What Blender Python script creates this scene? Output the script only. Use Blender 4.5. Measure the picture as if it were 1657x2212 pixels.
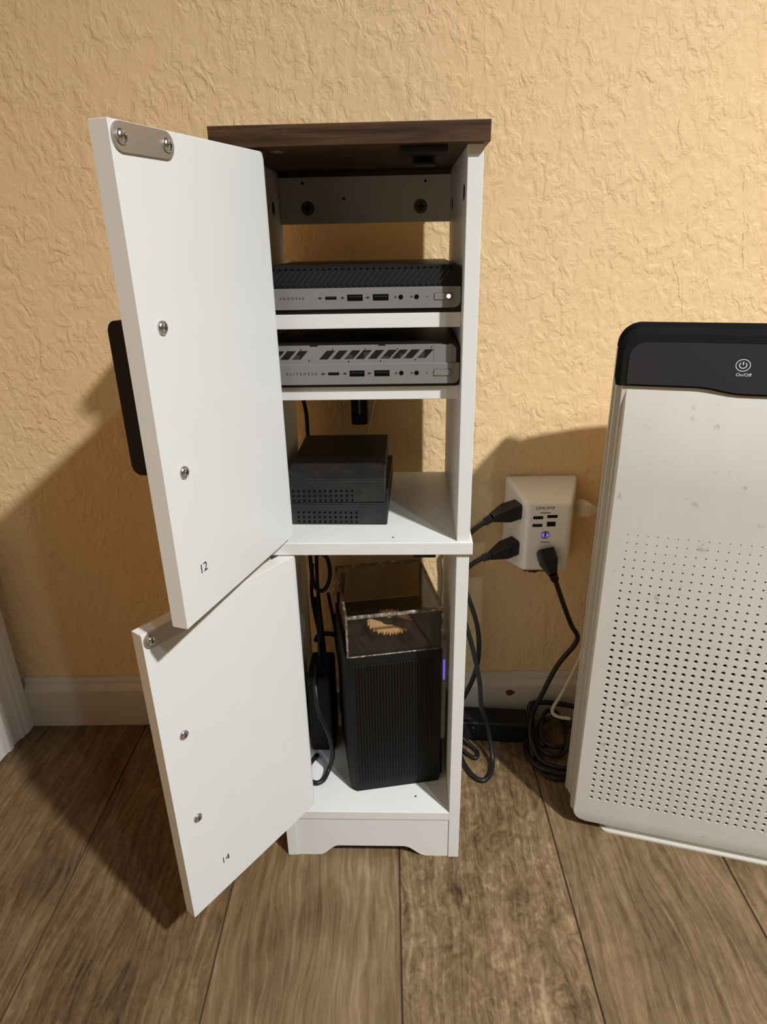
import bpy, bmesh, math, random
from mathutils import Vector, Matrix
random.seed(7)
R = math.radians
for o in list(bpy.data.objects):
    bpy.data.objects.remove(o)
scene = bpy.context.scene
COL = scene.collection

# ------------------------------------------------------------------ camera
def make_camera():
    yaw, pitch, roll = 0.01281, -0.39816, 0.01988
    rz = Matrix.Rotation(yaw, 3, 'Z')
    rx = Matrix.Rotation(pitch, 3, 'X')
    ry = Matrix.Rotation(roll, 3, 'Y')
    m = rz @ rx @ ry
    right, fwd, up = m.col[0], m.col[1], m.col[2]
    mw = Matrix(((right[0], up[0], -fwd[0], 0.0288),
                 (right[1], up[1], -fwd[1], -0.57593),
                 (right[2], up[2], -fwd[2], 0.70432),
                 (0, 0, 0, 1)))
    cd = bpy.data.cameras.new('camera')
    cd.sensor_fit = 'VERTICAL'
    cd.sensor_height = 24.0
    cd.lens = 24.0 * 1402.146 / 2212.0
    cd.clip_start = 0.01
    c = bpy.data.objects.new('camera', cd)
    COL.objects.link(c)
    c.matrix_world = mw
    scene.camera = c
make_camera()

# ------------------------------------------------------------------ light
w = bpy.data.worlds.new('world')
scene.world = w
w.use_nodes = True
w.node_tree.nodes['Background'].inputs[0].default_value = (1.0, 0.9, 0.78, 1)
w.node_tree.nodes['Background'].inputs[1].default_value = 0.0

def lamp(name, loc, power, radius, col):
    ld = bpy.data.lights.new(name, 'AREA')
    ld.shape = 'DISK'
    ld.size = radius * 2
    ld.energy = power
    ld.color = col
    ld.spread = R(155)
    o = bpy.data.objects.new(name, ld)
    COL.objects.link(o)
    o.location = loc                       # faces straight down
    return o
# a pendant with two downward discs behind the camera on the right: a bright one and a weak cool one
lamp('pendant_lamp', (1.06, -1.15, 1.97), 76, 0.045, (0.93, 0.95, 0.97))
lamp('pendant_lamp', (0.94, -1.47, 1.98), 9, 0.03, (0.66, 0.88, 1.0))

vs = scene.view_settings
vs.view_transform = 'Standard'
vs.look = 'None'
vs.gamma = 1.0
vs.exposure = 0.0
vs.use_curve_mapping = False

# ------------------------------------------------------------------ materials
def srgb(r, g, b):
    f = lambda c: (c / 255 / 12.92) if c / 255 <= 0.04045 else ((c / 255 + 0.055) / 1.055) ** 2.4
    return (f(r), f(g), f(b))

def base_mat(name, col, rough=0.5, metal=0.0, spec=0.5):
    m = bpy.data.materials.new(name)
    m.use_nodes = True
    b = m.node_tree.nodes['Principled BSDF']
    b.inputs['Base Color'].default_value = (*col, 1)
    b.inputs['Roughness'].default_value = rough
    b.inputs['Metallic'].default_value = metal
    b.inputs['Specular IOR Level'].default_value = spec
    return m

class N:
    """small node-graph helper"""
    def __init__(s, m):
        s.m = m; s.t = m.node_tree; s.b = s.t.nodes['Principled BSDF']
    def new(s, typ, **kw):
        n = s.t.nodes.new(typ)
        for k, v in kw.items():
            setattr(n, k, v)
        return n
    def link(s, a, b):
        s.t.links.new(a, b)
    def put(s, sock, v):
        if hasattr(v, 'is_linked') or isinstance(v, bpy.types.NodeSocket):
            s.link(v, sock)
        else:
            sock.default_value = v
    def math(s, op, a, b=0.0, c=0.0, clamp=False):
        n = s.new('ShaderNodeMath', operation=op); n.use_clamp = clamp
        s.put(n.inputs[0], a); s.put(n.inputs[1], b)
        if len(n.inputs) > 2: s.put(n.inputs[2], c)
        return n.outputs[0]
    def coord(s):
        return s.new('ShaderNodeTexCoord').outputs['Object']
    def mapping(s, v, scale=(1, 1, 1), rot=(0, 0, 0), loc=(0, 0, 0)):
        n = s.new('ShaderNodeMapping')
        s.link(v, n.inputs['Vector'])
        n.inputs['Scale'].default_value = scale; n.inputs['Rotation'].default_value = rot
        n.inputs['Location'].default_value = loc
        return n.outputs[0]
    def noise(s, v, scale, detail=3, rough=0.5, dist=0.0, w=None):
        n = s.new('ShaderNodeTexNoise')
        if w is not None:
            n.noise_dimensions = '4D'; s.put(n.inputs['W'], w)
        s.link(v, n.inputs['Vector'])
        n.inputs['Scale'].default_value = scale; n.inputs['Detail'].default_value = detail
        n.inputs['Roughness'].default_value = rough; n.inputs['Distortion'].default_value = dist
        return n.outputs['Fac']
    def ramp(s, f, stops):
        n = s.new('ShaderNodeValToRGB')
        e = n.color_ramp.elements
        while len(e) < len(stops): e.new(0.5)
        for el, (p, c) in zip(e, stops):
            el.position = p
            el.color = (*c, 1) if not isinstance(c, (int, float)) else (c, c, c, 1)
        s.put(n.inputs[0], f)
        return n.outputs[0]
    def mix(s, f, a, b, typ='MIX'):
        n = s.new('ShaderNodeMix', data_type='RGBA', blend_type=typ)
        s.put(n.inputs[0], f)
        for sock, v in ((n.inputs[6], a), (n.inputs[7], b)):
            if isinstance(v, tuple): sock.default_value = (*v, 1) if len(v) == 3 else v
            else: s.link(v, sock)
        return n.outputs[2]
    def bump(s, h, strength=0.3, dist=0.001, prev=None):
        n = s.new('ShaderNodeBump')
        n.inputs['Strength'].default_value = strength; n.inputs['Distance'].default_value = dist
        s.link(h, n.inputs['Height'])
        if prev is not None: s.link(prev, n.inputs['Normal'])
        s.link(n.outputs[0], s.b.inputs['Normal'])
        return n.outputs[0]
    def color(s, c):
        s.link(c, s.b.inputs['Base Color'])

WALL_C = (0.79, 0.56, 0.30)
def wall_material(name, marks=False):
    m = base_mat(name, WALL_C, 0.62, spec=0.25)
    g = N(m); co = g.coord()
    # knocked-down plaster: broken ridges with flatter ground between them
    a = g.noise(g.mapping(co, (1.2, 1, 0.85), (0, R(38), 0)), 66, 4.0, 0.55, 0.55)
    ra = g.ramp(a, [(0.40, 0.0), (0.52, 0.55), (0.60, 0.9), (0.70, 1.0)])
    b = g.noise(g.mapping(co, (1.0, 1, 0.8), (0, R(-20), 0)), 150, 3.0, 0.6, 0.3)
    c = g.noise(co, 20, 2.0, 0.6, 0.0)
    msk = g.ramp(c, [(0.36, 0.35), (0.60, 1.0)])
    h = g.math('MULTIPLY', ra, msk)
    h = g.math('ADD', h, g.math('MULTIPLY', b, 0.24))
    g.bump(h, 0.55, 0.0024)
    tone = g.noise(co, 2.2, 3, 0.5)
    col = g.mix(tone, (WALL_C[0] * 0.95, WALL_C[1] * 0.945, WALL_C[2] * 0.93), (WALL_C[0] * 1.05, WALL_C[1] * 1.055, WALL_C[2] * 1.07))
    if marks:
        sep = g.new('ShaderNodeSeparateXYZ'); g.link(co, sep.inputs[0])
        X, Z = sep.outputs['X'], sep.outputs['Z']
        wob = g.math('MULTIPLY', g.math('SUBTRACT', g.noise(co, 38, 2, 0.6), 0.5), 0.012)
        brk = g.ramp(g.noise(co, 120, 1, 0.5), [(0.46, 0.0), (0.56, 1.0)])
        def crack(x0, z0, x1, z1):
            k = (x1 - x0) / (z1 - z0)
            d = g.math('ABSOLUTE', g.math('SUBTRACT', g.math('ADD', X, wob), g.math('ADD', g.math('MULTIPLY', g.math('SUBTRACT', Z, z0), k), x0)))
            line = g.math('LESS_THAN', d, 0.0005)
            zr = g.math('MULTIPLY', g.math('GREATER_THAN', Z, min(z0, z1)), g.math('LESS_THAN', Z, max(z0, z1)))
            return g.math('MULTIPLY', g.math('MULTIPLY', line, zr), brk)
        f = g.math('MAXIMUM', crack(0.363, 0.694, 0.396, 0.600), crack(0.354, 0.828, 0.3565, 0.79))
        f = g.math('MAXIMUM', f, crack(0.434, 0.768, 0.4555, 0.6585))
        f = g.math('MULTIPLY', f, 0.55)
        col = g.mix(f, col, (0.16, 0.085, 0.035))
        # torn paint under the plug-in tap
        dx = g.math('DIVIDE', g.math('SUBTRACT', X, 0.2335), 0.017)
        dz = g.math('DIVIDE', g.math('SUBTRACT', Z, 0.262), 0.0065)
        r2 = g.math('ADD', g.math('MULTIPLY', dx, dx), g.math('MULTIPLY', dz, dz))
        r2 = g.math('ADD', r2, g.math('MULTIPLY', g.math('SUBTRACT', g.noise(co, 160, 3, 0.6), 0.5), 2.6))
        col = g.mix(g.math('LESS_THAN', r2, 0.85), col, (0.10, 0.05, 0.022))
    g.color(col)
    return m
M = {}
M['wall'] = wall_material('tan_plaster', True)
M['wall_plain'] = wall_material('tan_plaster_plain')
M['far_wall'] = base_mat('far_wall_brown', (0.20, 0.11, 0.05), 0.7)
M['ceiling'] = base_mat('ceiling_paint', (0.34, 0.21, 0.11), 0.8)
M['trim'] = base_mat('trim_paint', (0.62, 0.58, 0.50), 0.4)
g = N(M['trim']); co = g.coord()
g.color(g.mix(g.noise(co, 12, 4, 0.6), (0.72, 0.68, 0.60), (0.82, 0.79, 0.72)))
g.bump(g.noise(co, 60, 3, 0.6), 0.15, 0.001)

M['baseboard'] = base_mat('baseboard_paint', (0.62, 0.58, 0.50), 0.42)
g = N(M['baseboard']); co = g.coord()
col = g.mix(g.noise(co, 14, 4, 0.65), (0.50, 0.44, 0.34), (0.66, 0.60, 0.49))
sep = g.new('ShaderNodeSeparateXYZ'); g.link(co, sep.inputs[0])
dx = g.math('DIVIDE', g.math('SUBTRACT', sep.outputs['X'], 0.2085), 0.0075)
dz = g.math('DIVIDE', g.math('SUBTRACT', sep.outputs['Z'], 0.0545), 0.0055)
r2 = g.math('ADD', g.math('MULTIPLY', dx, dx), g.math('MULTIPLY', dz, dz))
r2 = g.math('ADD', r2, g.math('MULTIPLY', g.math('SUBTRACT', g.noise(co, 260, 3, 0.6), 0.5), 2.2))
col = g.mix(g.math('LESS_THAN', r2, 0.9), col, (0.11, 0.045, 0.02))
g.color(col)
g.bump(g.noise(co, 70, 3, 0.6), 0.2, 0.001)

def white_board(name, c, rough=0.42):
    m = base_mat(name, c, rough, spec=0.4)
    g = N(m); co = g.coord()
    n = g.noise(co, 30, 4, 0.6)
    g.color(g.mix(n, (c[0] * 0.97, c[1] * 0.97, c[2] * 0.965), (c[0] * 1.02, c[1] * 1.02, c[2] * 1.02)))
    g.bump(g.noise(co, 900, 2, 0.5), 0.08, 0.0005)
    return m
M['white'] = white_board('white_melamine', (0.71, 0.705, 0.67))

M['walnut'] = base_mat('walnut_foil', (0.1, 0.05, 0.02), 0.5, spec=0.3)
g = N(M['walnut']); co = g.coord()
n1 = g.noise(g.mapping(co, (7, 60, 110)), 1.0, 6, 0.65, 0.8)
n2 = g.noise(g.mapping(co, (30, 300, 700)), 1.0, 3, 0.6)
col = g.ramp(n1, [(0.30, (0.030, 0.014, 0.006)), (0.48, (0.072, 0.034, 0.014)), (0.62, (0.10, 0.050, 0.021)), (0.78, (0.05, 0.024, 0.010))])
col = g.mix(0.35, col, g.ramp(n2, [(0.35, (0.25, 0.25, 0.25)), (0.65, (1, 1, 1))]), 'MULTIPLY')
g.color(col)
g.bump(n2, 0.12, 0.0006)

def plank_material():
    m = base_mat('wood_look_tile', (0.25, 0.17, 0.1), 0.5, spec=0.3)
    g = N(m); co = g.coord()
    at = g.new('ShaderNodeAttribute', attribute_type='OBJECT', attribute_name='tone').outputs['Fac']
    sd = g.new('ShaderNodeAttribute', attribute_type='OBJECT', attribute_name='seed').outputs['Fac']
    mo = g.new('ShaderNodeAttribute', attribute_type='OBJECT', attribute_name='mottle').outputs['Fac']
    # warped grain running along the plank
    wv = g.noise(g.mapping(co, (14, 5, 1)), 1.0, 2, 0.5, 0.0, sd)
    warp = g.new('ShaderNodeCombineXYZ'); g.link(g.math('MULTIPLY', g.math('SUBTRACT', wv, 0.5), 0.05), warp.inputs[0])
    va = g.new('ShaderNodeVectorMath', operation='ADD'); g.link(co, va.inputs[0]); g.link(warp.outputs[0], va.inputs[1])
    cw = va.outputs[0]
    grain = g.noise(g.mapping(cw, (170, 9, 1)), 1.0, 5, 0.62, 0.3, sd)
    fine = g.noise(g.mapping(cw, (520, 34, 1)), 1.0, 3, 0.6, 0.0, sd)
    big = g.noise(g.mapping(co, (13, 5, 1)), 1.0, 4, 0.6, 0.8, sd)
    mott = g.noise(g.mapping(co, (70, 42, 1)), 1.0, 5, 0.68, 1.6, sd)
    mix = g.math('ADD', g.math('MULTIPLY', grain, 0.52), g.math('MULTIPLY', fine, 0.22))
    mix = g.math('ADD', mix, g.math('MULTIPLY', big, 0.36))
    mm = g.math('MULTIPLY', g.math('MULTIPLY', g.math('SUBTRACT', mott, 0.5), mo), 0.75)
    mix = g.math('SUBTRACT', g.math('ADD', mix, mm), 0.05)
    mix = g.math('ADD', mix, g.math('MULTIPLY', g.math('SUBTRACT', at, 0.5), 0.16))
    col = g.ramp(mix, [(0.30, (0.034, 0.019, 0.008)), (0.41, (0.092, 0.055, 0.025)), (0.50, (0.146, 0.091, 0.043)), (0.60, (0.210, 0.138, 0.071)), (0.72, (0.325, 0.238, 0.146))])
    g.color(col)
    h = g.math('ADD', g.math('MULTIPLY', grain, 0.7), g.math('MULTIPLY', mm, 0.9))
    g.bump(h, 0.35, 0.0012)
    r = g.ramp(mix, [(0.3, 0.62), (0.7, 0.42)])
    g.link(r, g.b.inputs['Roughness'])
    return m
M['plank'] = plank_material()
M['grout'] = base_mat('grout', (0.06, 0.038, 0.022), 0.8)

M['black'] = base_mat('black_plastic', (0.009, 0.009, 0.009), 0.45, spec=0.3)
M['black_soft'] = base_mat('black_matt_plastic', (0.0095, 0.0095, 0.010), 0.6, spec=0.25)
M['cable'] = base_mat('black_rubber_cable', (0.008, 0.008, 0.008), 0.42, spec=0.35)
M['dark_hole'] = base_mat('dark_recess', (0.003, 0.003, 0.003), 0.8, spec=0.05)
M['slat'] = base_mat('louvre_black', (0.020, 0.020, 0.020), 0.5, spec=0.4)
M['tower'] = base_mat('tower_black', (0.006, 0.006, 0.006), 0.55, spec=0.3)
M['box_black'] = base_mat('powder_coated_black', (0.022, 0.022, 0.023), 0.55)
g = N(M['box_black']); co = g.coord()
d = g.noise(co, 55, 5, 0.7)
g.color(g.ramp(d, [(0.45, (0.011, 0.011, 0.0115)), (0.7, (0.024, 0.023, 0.021))]))
g.bump(g.noise(co, 1500, 2, 0.5), 0.1, 0.0003)
M['silver'] = base_mat('grey_metal_paint', (0.25, 0.24, 0.235), 0.42, 0.35)
g = N(M['silver']); co = g.coord()
g.color(g.mix(g.noise(co, 900, 2, 0.6), (0.22, 0.21, 0.205), (0.29, 0.28, 0.27)))
M['print_dark'] = base_mat('dark_print', (0.035, 0.032, 0.03), 0.5)
M['ink'] = base_mat('black_ink', (0.02, 0.02, 0.025), 0.6)
M['print_light'] = base_mat('grey_print', (0.62, 0.62, 0.62), 0.5)
M['chrome'] = base_mat('bright_screw_steel', (0.66, 0.66, 0.67), 0.25, 1.0)
M['steel'] = base_mat('brushed_steel', (0.42, 0.40, 0.37), 0.48, 0.85)
M['dark_screw'] = base_mat('cam_bolt', (0.09, 0.085, 0.08), 0.45, 0.8)
M['plate_white'] = base_mat('white_abs', (0.84, 0.81, 0.75), 0.35)
M['ivory'] = base_mat('ivory_vinyl', (0.70, 0.60, 0.44), 0.45)
M['slate'] = base_mat('grey_device', (0.22, 0.215, 0.225), 0.35, 0.3)
M['gold'] = base_mat('polished_copper', (1.0, 0.64, 0.32), 0.40, 0.45)
M['tongue'] = base_mat('port_tongue', (0.014, 0.014, 0.015), 0.6, spec=0.2)
M['tongue_blue'] = base_mat('port_tongue_blue', (0.045, 0.06, 0.075), 0.5)
M['cap_black'] = base_mat('purifier_black_gloss', (0.020, 0.020, 0.021), 0.35)
M['cap_rim'] = base_mat('purifier_black_rim', (0.013, 0.013, 0.013), 0.6, spec=0.0)
M['filter'] = base_mat('filter_dark', (0.012, 0.012, 0.012), 0.8)

def emit(name, col, s):
    m = base_mat(name, col, 0.4)
    b = m.node_tree.nodes['Principled BSDF']
    b.inputs['Emission Color'].default_value = (*col, 1)
    b.inputs['Emission Strength'].default_value = s
    return m
M['led_white'] = emit('white_led', (1.0, 0.97, 0.9), 2.0)
M['led_violet'] = emit('violet_led', (0.18, 0.13, 0.85), 0.75)

M['purifier'] = base_mat('purifier_white', (0.66, 0.635, 0.575), 0.4, spec=0.4)
g = N(M['purifier']); co = g.coord()
sp = g.noise(co, 62, 4, 0.6)
spk = g.ramp(sp, [(0.635, 0.0), (0.70, 1.0)])
sm = g.noise(g.mapping(co, (26, 26, 5)), 1.0, 4, 0.6)
c = g.mix(sm, (0.50, 0.475, 0.415), (0.58, 0.56, 0.505))
c = g.mix(g.math('MULTIPLY', spk, 0.6), c, (0.33, 0.28, 0.22))
g.color(c)

def acrylic():
    m = bpy.data.materials.new('clear_acrylic')
    m.use_nodes = True
    t = m.node_tree; t.nodes.clear()
    out = t.nodes.new('ShaderNodeOutputMaterial')
    tr = t.nodes.new('ShaderNodeBsdfTransparent'); tr.inputs[0].default_value = (0.95, 0.94, 0.92, 1)
    gl = t.nodes.new('ShaderNodeBsdfGlossy'); gl.inputs['Roughness'].default_value = 0.03
    gl.inputs[0].default_value = (0.9, 0.9, 0.9, 1)
    # surface reflectance after Schlick, the same from both sides of the sheet
    lw = t.nodes.new('ShaderNodeLayerWeight'); lw.inputs['Blend'].default_value = 0.5
    pw = t.nodes.new('ShaderNodeMath'); pw.operation = 'POWER'; pw.inputs[1].default_value = 5.0
    ma = t.nodes.new('ShaderNodeMath'); ma.operation = 'MULTIPLY_ADD'; ma.inputs[1].default_value = 0.95; ma.inputs[2].default_value = 0.045
    t.links.new(lw.outputs['Facing'], pw.inputs[0]); t.links.new(pw.outputs[0], ma.inputs[0])
    mx = t.nodes.new('ShaderNodeMixShader')
    t.links.new(ma.outputs[0], mx.inputs[0]); t.links.new(tr.outputs[0], mx.inputs[1]); t.links.new(gl.outputs[0], mx.inputs[2])
    t.links.new(mx.outputs[0], out.inputs[0])
    return m
M['acrylic'] = acrylic()
def acrylic_wall():
    # sheet seen at a slant from inside: internal reflection makes it read dark
    m = bpy.data.materials.new('acrylic_sheet_slanted')
    m.use_nodes = True
    t = m.node_tree; t.nodes.clear()
    out = t.nodes.new('ShaderNodeOutputMaterial')
    tr = t.nodes.new('ShaderNodeBsdfTransparent'); tr.inputs[0].default_value = (0.86, 0.83, 0.78, 1)
    gl = t.nodes.new('ShaderNodeBsdfGlossy'); gl.inputs['Roughness'].default_value = 0.03
    gl.inputs[0].default_value = (0.9, 0.9, 0.9, 1)
    fr = t.nodes.new('ShaderNodeFresnel'); fr.inputs[0].default_value = 1.49
    mx = t.nodes.new('ShaderNodeMixShader')
    t.links.new(fr.outputs[0], mx.inputs[0]); t.links.new(tr.outputs[0], mx.inputs[1]); t.links.new(gl.outputs[0], mx.inputs[2])
    t.links.new(mx.outputs[0], out.inputs[0])
    return m
M['acrylic_wall'] = acrylic_wall()
def acrylic_edge():
    m = bpy.data.materials.new('sawn_acrylic_edge')
    m.use_nodes = True
    t = m.node_tree; b = t.nodes['Principled BSDF']
    b.inputs['Base Color'].default_value = (0.42, 0.36, 0.28, 1)
    b.inputs['Roughness'].default_value = 0.25
    g = N(m); co = g.coord()
    n = g.noise(co, 120, 3, 0.7)
    g.link(g.ramp(n, [(0.40, (0.10, 0.085, 0.065)), (0.56, (0.34, 0.28, 0.21)), (0.68, (0.95, 0.82, 0.62))]), b.inputs['Base Color'])
    b.inputs['Alpha'].default_value = 0.62
    g.bump(n, 0.6, 0.002)
    return m
M['acrylic_edge'] = acrylic_edge()

# ------------------------------------------------------------------ geometry helpers
def link_mesh(name, me, mat, parent=None, loc=(0, 0, 0), rot=(0, 0, 0), smooth=False):
    o = bpy.data.objects.new(name, me)
    COL.objects.link(o)
    if mat is not None and not me.materials:
        me.materials.append(mat)
    if smooth:
        for p in me.polygons: p.use_smooth = True
    o.location = loc; o.rotation_euler = rot
    if parent: o.parent = parent
    return o
def bm_obj(name, bm, mat, parent=None, loc=(0, 0, 0), rot=(0, 0, 0), smooth=False):
    bmesh.ops.recalc_face_normals(bm, faces=bm.faces[:])
    me = bpy.data.meshes.new(name)
    bm.to_mesh(me); bm.free()
    return link_mesh(name, me, mat, parent, loc, rot, smooth)
def bm_box(bm, x0, x1, y0, y1, z0, z1, bev=0.0, seg=2):
    t = bmesh.new()
    bmesh.ops.create_cube(t, size=1.0)
    for v in t.verts:
        v.co = Vector((x0 + (v.co.x + 0.5) * (x1 - x0), y0 + (v.co.y + 0.5) * (y1 - y0), z0 + (v.co.z + 0.5) * (z1 - z0)))
    if bev > 0:
        bmesh.ops.bevel(t, geom=t.edges[:], offset=bev, segments=seg, profile=0.5, affect='EDGES')
    merge(bm, t)
def merge(bm, t):
    me = bpy.data.meshes.new('tmp'); t.to_mesh(me); t.free()
    bm.from_mesh(me); bpy.data.meshes.remove(me)
def box(name, x0, x1, y0, y1, z0, z1, mat, parent=None, bev=0.0006, seg=2, **k):
    bm = bmesh.new(); bm_box(bm, x0, x1, y0, y1, z0, z1, bev, seg)
    return bm_obj(name, bm, mat, parent, **k)
def bm_prism(bm, pts, axis, a0, a1, bev=0.0):
    """extrude a closed 2D outline along an axis; pts are the two remaining coordinates in x,y,z order"""
    t = bmesh.new()
    def P(p, a):
        q = list(p); q.insert(axis, a); return Vector(q)
    lo = [t.verts.new(P(p, a0)) for p in pts]
    hi = [t.verts.new(P(p, a1)) for p in pts]
    f0 = t.faces.new(lo); f1 = t.faces.new(list(reversed(hi)))
    n = len(pts)
    for i in range(n):
        t.faces.new((lo[i], hi[i], hi[(i + 1) % n], lo[(i + 1) % n]))
    if bev > 0:
        ed = [e for e in t.edges if (e in f0.edges[:]) or (e in f1.edges[:])]
        bmesh.ops.bevel(t, geom=ed, offset=bev, segments=2, profile=0.5, affect='EDGES')
    merge(bm, t)
def prism(name, pts, axis, a0, a1, mat, parent=None, bev=0.0, **k):
    bm = bmesh.new(); bm_prism(bm, pts, axis, a0, a1, bev)
    return bm_obj(name, bm, mat, parent, **k)
def rrect(x0, x1, y0, y1, r, seg=5, corners=(1, 1, 1, 1)):
    """rounded rectangle outline, corners order: bl, br, tr, tl"""
    out = []
    C = [(x0, y0, 180, 1, 1), (x1, y0, 270, -1, 1), (x1, y1, 0, -1, -1), (x0, y1, 90, 1, -1)]
    for k, (cx, cy, a, sx, sy) in enumerate(C):
        rr = r * corners[k]
        if rr <= 0: out.append((cx, cy)); continue
        ox, oy = cx + sx * rr, cy + sy * rr
        for i in range(seg + 1):
            t = R(a + 90 * i / seg)
            out.append((ox + rr * math.cos(t), oy + rr * math.sin(t)))
    return out
def bm_cyl(bm, p0, p1, r0, r1, n=16):
    p0 = Vector(p0); p1 = Vector(p1)
    d = (p1 - p0).normalized()
    a = d.orthogonal().normalized(); b = d.cross(a)
    A = []; B = []
    for i in range(n):
        t = 2 * math.pi * i / n
        u = a * math.cos(t) + b * math.sin(t)
        A.append(bm.verts.new(p0 + u * r0)); B.append(bm.verts.new(p1 + u * r1))
    bm.faces.new(list(reversed(A))); bm.faces.new(B)
    for i in range(n):
        bm.faces.new((A[i], A[(i + 1) % n], B[(i + 1) % n], B[i]))
def catmull(pts, sub=8):
    P = [Vector(p) for p in pts]
    P = [P[0] * 2 - P[1]] + P + [P[-1] * 2 - P[-2]]
    out = []
    for i in range(1, len(P) - 2):
        for k in range(sub):
            t = k / sub
            a, b, c, d = P[i - 1], P[i], P[i + 1], P[i + 2]
            out.append(0.5 * ((2 * b) + (c - a) * t + (2 * a - 5 * b + 4 * c - d) * t * t + (3 * b - a - 3 * c + d) * t ** 3))
    out.append(P[-2])
    return out
def bm_tube(bm, pts, r, n=10, sub=8, zmin=None):
    C = catmull(pts, sub)
    if zmin is not None:
        for c in C: c.z = max(c.z, zmin)
    rings = []
    prev = None
    for i, c in enumerate(C):
        d = (C[min(i + 1, len(C) - 1)] - C[max(i - 1, 0)]).normalized()
        a = d.orthogonal().normalized() if prev is None else (prev - d * prev.dot(d)).normalized()
        prev = a; b = d.cross(a)
        rings.append([bm.verts.new(c + (a * math.cos(2 * math.pi * k / n) + b * math.sin(2 * math.pi * k / n)) * r) for k in range(n)])
    for A, B in zip(rings, rings[1:]):
        for k in range(n):
            bm.faces.new((A[k], A[(k + 1) % n], B[(k + 1) % n], B[k]))
    bm.faces.new(list(reversed(rings[0]))); bm.faces.new(rings[-1])
def tube(name, pts, r, mat, parent=None, n=10, sub=8, zmin=None, **k):
    bm = bmesh.new(); bm_tube(bm, pts, r, n, sub, zmin)
    return bm_obj(name, bm, mat, parent, smooth=True, **k)
def text_mesh(s, size, spacing=1.0, extrude=0.0001):
    cu = bpy.data.curves.new('t', 'FONT')
    cu.body = s; cu.size = size; cu.space_character = spacing
    cu.align_x = 'CENTER'; cu.align_y = 'CENTER'; cu.extrude = extrude; cu.resolution_u = 3
    o = bpy.data.objects.new('t', cu); COL.objects.link(o)
    dg = bpy.context.evaluated_depsgraph_get()
    me = bpy.data.meshes.new_from_object(o.evaluated_get(dg))
    bpy.data.objects.remove(o); bpy.data.curves.remove(cu)
    me.materials.clear()
    return me
def text(name, s, size, mat, parent, loc, rot=(R(90), 0, 0), spacing=1.0, width=None):
    me = text_mesh(s, size, spacing)
    if width:
        xs = [v.co.x for v in me.vertices]; f = width / (max(xs) - min(xs))
        for v in me.vertices: v.co.x *= f
    return link_mesh(name, me, mat, parent, loc, rot)
def empty(name, loc=(0, 0, 0), rz=0.0, parent=None):
    o = bpy.data.objects.new(name, None); COL.objects.link(o)
    o.empty_display_size = 0.02
    o.location = loc; o.rotation_euler = (0, 0, rz)
    if parent: o.parent = parent
    return o
def tag(o, label=None, cat=None, group=None, kind=None):
    if label: o['label'] = label
    if cat: o['category'] = cat
    if group: o['group'] = group
    if kind: o['kind'] = kind
    return o
def struct(o): o['kind'] = 'structure'; return o

# ------------------------------------------------------------------ the room
WY = 0.256
RX, RY, RZ = 4.4, -5.2, 2.6
LX = -0.563
struct(box('wall_back', LX - 0.1, RX + 0.1, WY, WY + 0.1, -0.05, RZ, M['wall'], bev=0))
struct(box('wall_right', RX, RX + 0.1, RY, WY, -0.05, RZ, M['far_wall'], bev=0))
struct(box('wall_front', LX - 1.2, RX + 0.1, RY - 0.1, RY, -0.05, RZ, M['far_wall'], bev=0))
struct(box('ceiling', LX - 1.2, RX + 0.1, RY - 0.1, WY + 0.1, RZ, RZ + 0.1, M['ceiling'], bev=0))
# left wall: a cased doorway starts right beside the corner
struct(box('wall_left', LX - 0.1, LX, RY, -0.72, -0.05, RZ, M['wall_plain'], bev=0))
struct(box('wall_left_lintel', LX - 0.1, LX, -0.72, WY, 2.1, RZ, M['wall_plain'], bev=0))
struct(box('wall_left_return', LX - 0.1, LX, 0.165, WY, -0.05, 2.1, M['wall_plain'], bev=0))
# casing profile (x, y): thick outer back band towards the corner, stepping down to the opening
prof = [(LX, 0.2415), (-0.5452, 0.2415), (-0.5452, 0.226), (-0.5475, 0.2225), (-0.5478, 0.2165), (-0.5515, 0.2125), (-0.5530, 0.204),
        (-0.5535, 0.1975), (-0.5512, 0.1945), (-0.5512, 0.187), (-0.5545, 0.1835), (-0.5565, 0.172), (-0.5565, 0.166), (LX, 0.166)]
struct(prism('trim_1', prof, 2, 0.0, 2.1, M['trim'], bev=0))
M['door_bounce'] = base_mat('bounce_door_brown', (0.50, 0.31, 0.16), 0.5)
dr = struct(box('bounce_door', LX - 0.06, LX - 0.02, -0.70, 0.165, 0.006, 2.09, M['door_bounce'], bev=0.001))  # unseen slab added in the doorway, its brown tone set for bounced light
bm = bmesh.new(); bm_cyl(bm, (LX - 0.02, -0.62, 0.95), (LX + 0.03, -0.62, 0.95), 0.012, 0.012, 16)
bm_cyl(bm, (LX + 0.03, -0.62, 0.95), (LX + 0.055, -0.62, 0.95), 0.026, 0.022, 20)
bm_obj('door_knob', bm, M['steel'], dr)

bprof = [(0.2415, 0.0), (0.2415, 0.066), (0.2425, 0.0690), (0.2455, 0.0705), (0.2478, 0.0745), (0.2488, 0.0805), (0.2505, 0.0840), (0.2535, 0.0854), (WY, 0.0854), (WY, 0.0)]
struct(prism('baseboard_back', bprof, 0, -0.5452, RX, M['baseboard'], bev=0))

fl = struct(box('floor', LX - 1.2, RX + 0.1, RY - 0.1, WY, -0.05, -0.0018, M['grout'], bev=0))
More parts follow.
